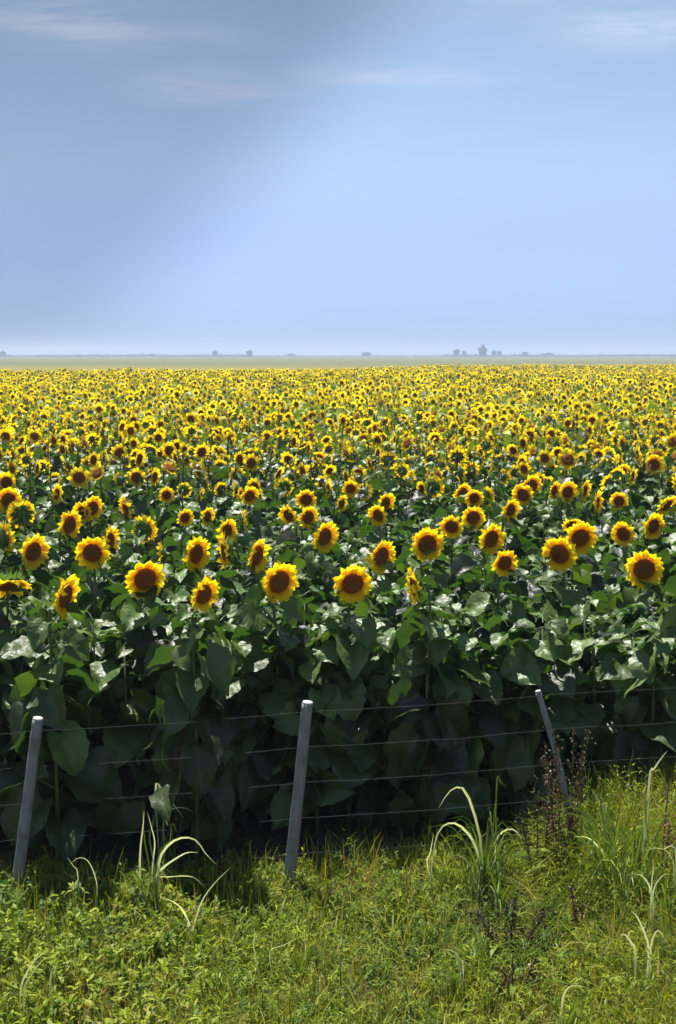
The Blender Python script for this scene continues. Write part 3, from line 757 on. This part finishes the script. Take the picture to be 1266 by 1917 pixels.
def build_verge():
    parts = []
    n = 80000; x, y = pts_xy(n); n = len(x); H = verge_h(x, y); hue = np.clip(.45 + .6 * field2(x, y, 2.2, 5) + rng.normal(0, .24, n), 0, 1)
    dry = np.clip(.30 + .36 * field2(x, y, 3.1, 9) + rng.normal(0, .22, n) + .12 * (y < 6.0), 0, 1)
    parts.append(blades(n, x, y, gz(x, y) - .02, H * rng.uniform(.5, 1.25, n), rng.uniform(.0035, .009, n), rng.uniform(0, 6.28, n), rng.uniform(0, .35, n), rng.uniform(.1, 1.1, n), np.stack([hue, dry], 1), 4))
    # coarse tufts of broad arching blades
    nt_ = 1500; tx, ty = pts_xy(nt_); nt_ = len(tx); k = rng.integers(6, 16, nt_); I = np.repeat(np.arange(nt_), k); n = len(I)
    hh = (verge_h(tx, ty) + rng.uniform(.02, .16, nt_))[I] * rng.uniform(.6, 1.15, n); hu = rng.beta(1.2, 1.6, nt_)[I]; dr = np.clip(rng.normal(.25, .22, nt_)[I] + rng.normal(0, .12, n), 0, 1)
    right = sst(.6, 1.2, tx)[I]; hh = hh + right * rng.uniform(.0, .14, n) * (rng.uniform(size=nt_) < .5)[I]
    x = tx[I] + rng.normal(0, .018, n); y = ty[I] + rng.normal(0, .018, n)
    parts.append(blades(n, x, y, gz(x, y) - .02, hh, rng.uniform(.006, .013, n), rng.uniform(0, 6.28, n), rng.uniform(0, .35, n), rng.uniform(.3, 1.6, n), np.stack([np.clip(hu + rng.normal(0, .12, n), 0, 1), dr], 1), 4))
    # tall thin culms
    n = 9000; x, y = pts_xy(n); n = len(x); H = verge_h(x, y)
    parts.append(blades(n, x, y, gz(x, y) - .02, H + rng.uniform(.02, .20, n), rng.uniform(.004, .007, n), rng.uniform(0, 6.28, n), rng.uniform(0, .15, n), rng.uniform(0, .35, n), np.stack([rng.uniform(.2, 1, n), rng.uniform(.1, .85, n)], 1), 4))
    link('grass', join(parts, 'grass', [GRASS]), label='rough yellow-green verge grass in front of the sunflowers', cat='grass', kind='stuff')
    # fine leafy weeds: small pointed leaflets held along thin branching stems
    parts = []
    ns = 7000; sx, sy = pts_xy(ns); ns = len(sx); Hs = verge_h(sx, sy) * rng.uniform(.6, 1.25, ns)
    az = rng.uniform(0, 6.28, ns); ln = rng.uniform(0, .35, ns)
    hue_s = np.clip(.48 + .5 * field2(sx, sy, 2.2, 5) + rng.normal(0, .15, ns), 0, 1); dry_s = np.clip(.22 + .32 * field2(sx, sy, 2.7, 13) + rng.normal(0, .14, ns), 0, .99)
    parts.append(blades(ns, sx, sy, gz(sx, sy), Hs, np.full(ns, .004), az, ln, np.zeros(ns) + .1, np.stack([hue_s, dry_s], 1), 3))
    k = 20; t = np.repeat(rng.uniform(.25, 1.0, (ns, k)), 1, 0).ravel(); I = np.repeat(np.arange(ns), k)
    th = ln[I] + .1 * t
    lx = sx[I] + Hs[I] * t * np.sin(th) * np.cos(az[I]); ly = sy[I] + Hs[I] * t * np.sin(th) * np.sin(az[I]); lz = gz(sx, sy)[I] + Hs[I] * t * np.cos(th)
    n = len(I); leafy = .7 * sst(-.2, -1.2, lx)                         # broader leaves towards the short post
    size = (.012 + .055 * rng.beta(1.3, 2.2, n)) * (1 + .30 * leafy); wid = size * (.13 + .24 * leafy + rng.uniform(0, .10, n))
    parts.append(blades(n, lx, ly, lz, size, wid, rng.uniform(0, 6.28, n), rng.uniform(.2, 1.5, n), rng.uniform(0, .9, n), np.stack([np.clip(hue_s[I] + rng.normal(0, .22, n), 0, 1), np.clip(dry_s[I] + rng.normal(0, .08, n), 0, 1)], 1), 3))
    link('weeds', join(parts, 'weeds', [WEED]), label='low leafy weeds tangled through the verge grass', cat='weeds', kind='stuff')
build_verge()

# ------------------------------------------------------------------ single weeds and grass clumps one can point at
def strip(mb, pts, w, c, fold=.25, m=0, face=None):
    """a grass blade along a path, with a folded midrib; w = list of widths"""
    k = len(pts); V = []; C = []
    for i, p in enumerate(pts):
        t = (pts[min(i + 1, k - 1)] - pts[max(i - 1, 0)]).normalized()
        side = t.cross(Vector((0, 1, 0.25)) if face is None else face)
        side = side.normalized() if side.length > .05 else Vector((1, 0, 0)); up = side.cross(t)
        for s_ in (-1, 0, 1): V.append(tuple(p + side * (s_ * w[i] / 2) + up * (fold * w[i] / 2 * abs(s_)))); C.append((i / (k - 1), c[0], c[1]))
    mb.add(V, grid_faces(k, 3), C, m)
def px_blade(mb, pxs, y0, y1, width, c, o, n=10, face=None):
    P = [at_y(px, py, y0 + (y1 - y0) * i / max(1, len(pxs) - 1)) for i, (px, py) in enumerate(pxs)]
    g0 = float(gz(P[0].x, P[0].y))
    if P[0].z > g0 + .04: P = [Vector((P[0].x * .8 + o.x * .2, P[0].y, g0 - .02))] + P; n += 4
    S = spline(P, n); w = [width * (.65 + .35 * math.sin(min(1, i / (n - 1) * 2.2) * math.pi / 2)) * (1 - (i / (n - 1)) ** 2.5 * .95) for i in range(n)]
    strip(mb, [p - o for p in S], w, c, face=face)
def reed(base_px, depth, blades_px, label, extra=6, ext_h=.3):
    p = at_y(base_px[0], base_px[1], depth); o = Vector((p.x, p.y, float(gz(p.x, p.y))))
    mb = MB()
    for (pxs, dd, w, hue, dry) in blades_px: px_blade(mb, pxs, depth, depth + dd, w * .68, (hue, dry), o)
    for k in range(extra * 3):
        a = rng.uniform(0, 6.28); h = ext_h * rng.uniform(.5, 1.1); l = rng.uniform(.1, .7); kink = rng.uniform(.4, .9)
        b0 = Vector((rng.normal(0, .035), rng.normal(0, .035), -.02)); dv = Vector((math.cos(a), math.sin(a), 0))
        S = spline([b0, b0 + dv * (h * l * .3) + Vector((0, 0, h * .6)), b0 + dv * (h * l * .8) + Vector((0, 0, h * kink)), b0 + dv * (h * l * 1.2) + Vector((0, 0, h * kink * .7))], 7)
        strip(mb, S, [.006 * (1 - (i / 6) ** 2 * .9) for i in range(7)], (rng.uniform(0, 1), rng.uniform(0, .7)))
    for k in range(extra):
        a = rng.uniform(0, 6.28); h = ext_h * rng.uniform(.6, 1.2); l = rng.uniform(.15, .5)
        P0 = [Vector((rng.normal(0, .02), rng.normal(0, .02), -.02)), Vector((math.cos(a) * h * l * .35, math.sin(a) * h * l * .35, h * .6)), Vector((math.cos(a) * h * l, math.sin(a) * h * l, h * .95)), Vector((math.cos(a) * h * l * 1.7, math.sin(a) * h * l * 1.7, h * .85))]
        S = spline(P0, 9); strip(mb, S, [.012 * (1 - (i / 8) ** 2 * .95) for i in range(9)], (rng.uniform(.2, .8), rng.uniform(0, .5)))
    r = link('grass_clump', mb.mesh('grass_clump', [REED]), label=label, cat='grass clump', group='tall grass clumps on the verge'); r.location = o
    return r
reed((275, 1640), 7.05, [
    ([(262, 1640), (263, 1590), (268, 1545), (270, 1518)], .0, .020, .5, .75),
    ([(280, 1630), (272, 1580), (268, 1540), (268, 1500)], .05, .016, .3, .1),
    ([(285, 1630), (290, 1580), (284, 1550), (276, 1520)], -.05, .014, .4, .75),
    ([(290, 1630), (280, 1570), (287, 1540), (291, 1508)], .1, .014, .4, .1),
    ([(296, 1640), (302, 1600), (318, 1575), (322, 1540), (332, 1560)], .1, .018, .4, .2)],
    'upright tuft of green and whitish blades rising against the dark stalks past the short post', 10, .32)
reed((300, 1650), 6.95, [
    ([(296, 1645), (300, 1605), (320, 1578), (345, 1568), (368, 1574), (385, 1598), (405, 1618)], -.15, .026, .4, .80),
    ([(292, 1648), (305, 1625), (335, 1604), (352, 1596), (372, 1596)], -.1, .022, .4, .8),
    ([(296, 1650), (315, 1642), (350, 1640), (368, 1646), (384, 1662)], -.2, .016, .5, .8),
    ([(292, 1650), (296, 1610), (306, 1585), (322, 1575)], .1, .030, .3, .1)],
    'low clump of arching whitish blades beside the upright tuft past the short post', 5, .2)
reed((325, 1600), 7.6, [
    ([(330, 1640), (322, 1560), (303, 1485), (291, 1478)], .05, .010, .3, .3),
    ([(291, 1478), (304, 1480), (322, 1502), (345, 1533)], -.1, .020, .5, .78),
    ([(306, 1534), (318, 1518), (332, 1512), (350, 1514), (364, 1522)], -.05, .014, .5, .75),
    ([(303, 1575), (304, 1545), (310, 1530)], -.05, .012, .2, .2)],
    'tall bent stalk with crossing pale blades behind the wires past the short post', 2, .3)
reed((375, 1750), 6.6, [
    ([(358, 1760), (368, 1715), (382, 1680), (405, 1650), (432, 1624)], .0, .014, .6, .75),
    ([(360, 1745), (345, 1710), (328, 1690), (300, 1680)], -.1, .018, .6, .8),
    ([(355, 1750), (350, 1720), (340, 1700), (322, 1688)], -.1, .016, .6, .75)],
    'dry straw-coloured clump with a long raised blade in the grass before the posts', 5, .25)
reed((150, 1660), 6.9, [
    ([(182, 1670), (178, 1640), (165, 1612), (148, 1606), (130, 1618)], .0, .012, .6, .75),
    ([(146, 1640), (138, 1622), (126, 1605)], .0, .012, .6, .7)],
    'short bent pale blade over leafy weeds just past the short post', 3, .2)
reed((50, 1850), 5.6, [
    ([(38, 1860), (50, 1822), (68, 1795), (100, 1772)], .0, .014, .6, .7),
    ([(44, 1862), (56, 1830), (78, 1800), (108, 1785)], .05, .012, .6, .65),
    ([(95, 1830), (102, 1810), (112, 1788)], .05, .012, .6, .65)],
    'pale arching clump low in the verge under the short post', 6, .25)
reed((905, 1680), 6.95, [
    ([(905, 1680), (902, 1590), (890, 1530), (872, 1482), (855, 1474), (838, 1486), (822, 1512)], -.1, .026, .3, .70),
    ([(903, 1640), (897, 1600), (880, 1565), (858, 1544), (838, 1542), (822, 1556), (812, 1590), (806, 1650)], -.2, .026, .3, .72),
    ([(800, 1620), (806, 1595), (812, 1560)], -.2, .012, .6, .7)],
    'large clump with two tall arching silver blades before the dark stalks', 22, .48)
reed((925, 1660), 7.1, [
    ([(918, 1670), (921, 1600), (925, 1530), (932, 1466)], .0, .012, .7, .2),
    ([(930, 1468), (938, 1466), (950, 1474)], .0, .010, .6, .4),
    ([(930, 1640), (926, 1590), (936, 1562), (956, 1552), (972, 1562), (978, 1580)], -.1, .024, .3, .8)],
    'thin upright green stalk with one hooped white blade beside the large silver clump', 14, .42)
reed((935, 1700), 6.7, [([(925, 1725), (930, 1680), (938, 1630)], .0, .022, .5, .75), ([(905, 1730), (892, 1690), (860, 1684), (842, 1700)], .0, .014, .5, .6)],
    'pale upright blade in green grass below the large silver clump', 10, .3)
reed((1085, 1650), 6.7, [
    ([(1105, 1700), (1110, 1620), (1095, 1575), (1078, 1566), (1070, 1580)], .0, .016, .4, .5),
    ([(1130, 1610), (1120, 1585), (1100, 1568), (1075, 1566)], -.1, .018, .5, .78)],
    'green clump with a drooping white tip at the foot of the leaning post', 8, .35)
reed((1190, 1560), 6.55, [
    ([(1215, 1470), (1225, 1440), (1238, 1420), (1250, 1405)], .1, .022, .5, .8),
    ([(1215, 1600), (1210, 1540), (1212, 1500), (1225, 1480)], .0, .014, .3, .3),
    ([(1110, 1600), (1112, 1540), (1108, 1480)], .0, .012, .4, .4), ([(1205, 1600), (1206, 1550), (1204, 1490)], .0, .014, .5, .6)],
    'tall clump with a slanting white blade past the leaning post', 22, .72)
reed((1140, 1600), 6.7, [([(1150, 1600), (1142, 1550), (1140, 1500), (1146, 1450)], .0, .014, .3, .2), ([(1160, 1610), (1180, 1560), (1165, 1530), (1135, 1505)], .0, .014, .3, .4)],
    'tall green tuft just past the leaning post', 26, .68)
reed((1255, 1620), 6.3, [([(1262, 1640), (1255, 1602), (1235, 1588), (1200, 1592)], .0, .014, .5, .6), ([(1266, 1600), (1240, 1590), (1210, 1586)], .1, .012, .5, .7)],
    'clump of level pale blades at the verge end past the leaning post', 14, .5)
reed((1220, 1680), 6.1, [([(1222, 1720), (1220, 1670), (1205, 1642), (1190, 1636)], .0, .018, .5, .78), ([(1222, 1700), (1224, 1665), (1240, 1640), (1256, 1636)], .0, .014, .5, .7), ([(1220, 1660), (1223, 1630), (1222, 1605)], 0, .010, .6, .75)],
    'forked pale grass on a dark stalk below the tall clumps', 6, .3)
reed((1190, 1800), 5.6, [([(1212, 1830), (1214, 1770), (1195, 1720), (1182, 1705)], .0, .020, .5, .78), ([(1216, 1820), (1220, 1765), (1232, 1742), (1246, 1760)], .0, .018, .5, .72), ([(1190, 1790), (1182, 1765), (1170, 1750), (1160, 1752)], .0, .018, .4, .75)],
    'several hooked pale blades low in the verge past the leaning post', 8, .3)
reed((1060, 1890), 5.4, [([(1052, 1890), (1056, 1862), (1070, 1846), (1100, 1848)], .0, .016, .5, .75)],
    'bent white blade at the bottom of the verge under the leaning post', 6, .25)
reed((850, 1790), 5.8, [([(860, 1800), (850, 1782), (835, 1778), (848, 1790), (890, 1812)], .0, .014, .5, .6), ([(905, 1780), (895, 1745), (880, 1735), (860, 1745), (845, 1770)], .0, .014, .4, .5)],
    'tangled pale clump in the verge beside the dark gap clump', 8, .3)
reed((560, 1770), 6.1, [([(505, 1785), (530, 1770), (565, 1753)], .0, .010, .6, .7), ([(476, 1780), (477, 1755), (476, 1735)], .0, .009, .6, .7), ([(572, 1800), (572, 1770), (568, 1745)], 0, .009, .7, .7)],
    'thin straw stalks in the grass in front of the tall post', 5, .25)

def mat_seed(name, a, b, spark):
    m, t, out = newmat(name); co = N(t, 'ShaderNodeTexCoord'); n1 = noise(t, co.outputs['Object'], 14); n2 = noise(t, co.outputs['Object'], 55)
    c = MIX(t, n1.outputs[0], a, b); c = MIX(t, SM(t, n2.outputs[0], .60, .66), c, spark)
    t.links.new(pbr(t, c, .8, .2), out.inputs[0]); return m
SEED = mat_seed('rusty_seed', (.10, .045, .025), (.24, .13, .08), (.46, .38, .30))
SEEDDARK = mat_seed('dark_dock', (.035, .028, .012), (.12, .095, .045), (.50, .47, .38))
def dock(base_px, depth, top_px, label, spread=.10, mat=SEED, n=620, leafn=6, base=0.35, nst=4, lean=.0):
    p = at_y(*base_px, depth); o = Vector((p.x, p.y, float(gz(p.x, p.y)))); top = at_y(*top_px, depth)
    root = link('dock_plant', None, label=label, cat='weed', group='seeding dock weeds'); root.location = o
    H = (top - o); st = MB(); sd_ = MB()
    axes = []
    for k in range(nst):
        a = rng.uniform(0, 6.28); f = rng.uniform(.62, 1.0) if k else 1.0
        e = Vector((H.x + (math.cos(a) * spread * 1.4 if k else 0), math.sin(a) * spread if k else 0, H.z * f))
        S = spline([Vector((rng.normal(0, .02), rng.normal(0, .02), -.03)), e * .5 + Vector((math.cos(a) * .02, 0, 0)), e], 7); axes.append(S); tube(st, S, [.006, .005, .005, .004, .004, .003, .002], 5)
    for k in range(n):
        S = axes[int(rng.integers(0, nst))]; t = rng.uniform(base, 1) * 5.999; i = int(t); c = S[i].lerp(S[i + 1], t - i)
        d = Vector(rng.normal(0, 1, 3)).normalized() * abs(rng.normal(0, spread * .42)) * (1.2 - t / 9); c = c + d; r = rng.uniform(.006, .014)
        q = Euler(rng.uniform(0, 6.28, 3)).to_matrix(); a0 = S[i].lerp(S[i + 1], t - i) - Vector((0, 0, .012))
        sd_.add([tuple(a0), tuple(a0 + Vector((.002, .001, 0))), tuple(c)], [(0, 1, 2)], [(0, 0, 0)] * 3)      # pedicel
        V = [c + q @ Vector(w) * r for w in ((1, 0, 0), (0, .7, .25), (-1, 0, 0), (0, -.7, .25), (0, 0, -.5))]
        sd_.add([tuple(w) for w in V], [(0, 1, 2, 3), (0, 4, 1), (1, 4, 2), (2, 4, 3), (3, 4, 0)], [(0, 0, 0)] * 5)
    for S in axes: tube(sd_, S[int(base * 6):], [.0035] * (7 - int(base * 6)), 4)
    link('stalk', st.mesh('stalk', [mat]), root); link('seed_tuft', sd_.mesh('seed_tuft', [mat], False), root)
    if leafn:
        lf = MB()
        for k in range(leafn):
            a = rng.uniform(0, 6.28); L = rng.uniform(.10, .2)
            V, Fc, C = leaf_arr(L, L * .3, R(rng.uniform(0, 50)), R(rng.uniform(30, 80)), .3, rng, 7, 5, 1.3, 0)
            V = V @ rotz(a).T; t = rng.uniform(.05, .5) * 6; i = int(t); q = axes[k % nst][i]; lf.add(V + np.array(q), Fc, [(c[0], rng.uniform(.2, .8), rng.uniform(0, .6)) for c in C])
        link('leaves', lf.mesh('leaves', [WEED]), root)
dock((1062, 1640), 7.12, (1074, 1362), 'tall dark seeding dock spread across the leaning post', .13, SEEDDARK, 560, 14, .25, 5)
dock((1010, 1640), 7.15, (1000, 1450), 'dark seeding dock on the near side of the leaning post', .10, SEEDDARK, 380, 6, .25, 4)
dock((1050, 1660), 7.0, (1046, 1400), 'rusty seeding dock standing among the darker ones at the leaning post', .11, SEED, 220, 12, .3, 4)
dock((1030, 1650), 7.05, (1026, 1500), 'short mixed brown dock at the foot of the leaning post', .12, SEEDDARK, 260, 16, .3, 4)
dock((300, 1700), 7.7, (362, 1292), 'slender pinkish seeding dock standing behind the wires past the short post', .07, SEED, 150, 0, .72, 2)
dock((322, 1700), 7.65, (338, 1385), 'thin brown dock against the dark leaves past the short post', .06, SEEDDARK, 100, 0, .7, 2)
dock((955, 1790), 6.25, (965, 1680), 'dark dock-like clump added as shade for the gap below the silver clump', .15, SEEDDARK, 520, 4, .05, 6)  # this and the next clump are added to darken a shaded gap
dock((965, 1880), 5.85, (960, 1800), 'low dark dock-like clump added as shade for the gap at the verge bottom', .10, SEEDDARK, 300, 3, .05, 5)
dock((1072, 1730), 6.35, (1068, 1655), 'small rust-red dock in the grass below the leaning post', .05, SEED, 140, 4, .3, 3)
dock((1245, 1640), 6.6, (1252, 1470), 'reddish dock among the tall clumps at the verge end', .10, SEED, 240, 6, .3, 3)

# ------------------------------------------------------------------ the horizon
def far_tree(px, dist, wpx, hpx, label, base_px=663, flat=.8, dense=1.0):
    p = at_y(px, base_px, dist); o = Vector((p.x, dist, 0)); Wd = wpx * dist / F; H = hpx * dist / F
    root = link('distant_tree', None, label=label, cat='tree', group='hazy trees on the horizon'); root.location = o
    mb = MB(); tube(mb, [(0, 0, -1), (0, 0, H * .3), (.2, 0, H * .7)], [.05 * Wd, .035 * Wd, .015 * Wd], 6)
    for k in range(4):
        a = k * 1.7; tube(mb, [(0, 0, H * .28), (math.cos(a) * Wd * .25, math.sin(a) * Wd * .25, H * .6)], [.02 * Wd, .01 * Wd], 5)
    link('trunk', mb.mesh('trunk', [BARK]), root)
    n = int(900 * dense); c = rng.normal(0, 1, (n, 3)); c /= np.linalg.norm(c, axis=1)[:, None]; c *= rng.uniform(.45, 1.0, n)[:, None]
    lob = 1 + .22 * np.sin(c[:, 0] * 5 + 1) * np.cos(c[:, 1] * 4) + .18 * np.sin(c[:, 2] * 7)
    c = c * lob[:, None] * np.array([Wd * .5, Wd * .45, H * .45 * flat]) + np.array([0, 0, H * (1 - .45 * flat)])
    hh = np.full(n, .12 * Wd) * rng.uniform(.6, 1.4, n)
    v, l, L, cc = blades(n, c[:, 0], c[:, 1], c[:, 2], hh, hh * .8, rng.uniform(0, 6.28, n), rng.uniform(0, 3, n), rng.uniform(0, 1, n), np.zeros((n, 2)), 3)
    link('crown', join([(v, l, L, cc)], 'crown', [CROWN]), root)
TD = 1500.0
far_tree(855, TD, 13, 15, 'hazy rounded tree on the horizon, short of the pointed tower-like one')
far_tree(869, TD + 60, 9, 12, 'faint small tree on the horizon close behind a rounded one', dense=.6)
far_tree(904, TD - 40, 17, 22, 'tallest hazy flat-topped tree on the horizon', flat=1.0, dense=1.5)
far_tree(925, TD + 40, 10, 12, 'squat hazy tree on the horizon next to the tallest tree')
far_tree(935, TD + 80, 10, 11, 'fainter squat tree on the horizon, second beyond the tallest tree', dense=.7)
far_tree(983, TD + 90, 12, 9, 'low isolated hazy tree on the horizon past the tall group')
far_tree(1025, TD + 150, 22, 6, 'very low wide hazy tree on the horizon past the tall group', flat=.95)
far_tree(686, TD + 120, 18, 8, 'low broad hazy tree alone near the middle of the horizon', flat=.95)
far_tree(403, TD, 11, 12, 'small pale tree on the horizon rising from a dark treeline')
far_tree(467, TD, 12, 13, 'small tree at the end of the dark treeline on the horizon')
far_tree(6, TD, 12, 11, 'hazy tree at the edge of the horizon over the treeline')
far_tree(285, TD + 50, 16, 5, 'barely visible low tree within the dark treeline', flat=.95)
far_tree(545, TD + 120, 16, 5, 'faint flat tree on the horizon between the treeline end and mid horizon', flat=.95)
def treeline():
    n = 26000; dist = rng.uniform(1500, 1750, n)
    r = rng.uniform(size=n)
    px = np.where(r < .42, rng.uniform(-150, 475, n), np.where(r < .72, rng.uniform(830, 1500, n), rng.uniform(-500, 1800, n)))
    x = (px - 633) / F * dist; hh = (2.0 + 1.6 * field2(px * .02, px * 0 + 1, 1.0, 4)) * np.where(px < 475, 1.0, np.where(px > 830, 1.25, .8))
    z = rng.uniform(0, 1, n) * hh
    s_ = rng.uniform(.8, 2.2, n)
    me = join([blades(n, x, dist, z, s_, s_ * .9, rng.uniform(0, 6.28, n), rng.uniform(0, 3, n), rng.uniform(0, 1, n), np.zeros((n, 2)), 3)], 'treeline', [CROWN])
    link('treeline', me, label='thin hazy line of bushes and trees along the horizon', cat='treeline', kind='stuff')
treeline()

# ------------------------------------------------------------------ the air
def haze():
    m, t, out = newmat('haze'); vp = N(t, 'ShaderNodeVolumePrincipled')
    vp.inputs['Color'].default_value = (.66, .79, 1.0, 1); vp.inputs['Density'].default_value = .00055; vp.inputs['Anisotropy'].default_value = .1
    t.links.new(vp.outputs[0], out.inputs['Volume'])
    B, lo, hi = 5400.0, -1.2, 26.0
    mb = MB(); mb.add([(x, y, z) for x in (-B, B) for y in (-B, B) for z in (lo, hi)], [(0, 1, 3, 2), (4, 6, 7, 5), (0, 4, 5, 1), (2, 3, 7, 6), (0, 2, 6, 4), (1, 5, 7, 3)])
    link('haze', mb.mesh('haze', [m], False), label='pale summer haze in the air over the field', cat='haze', kind='stuff')
haze()
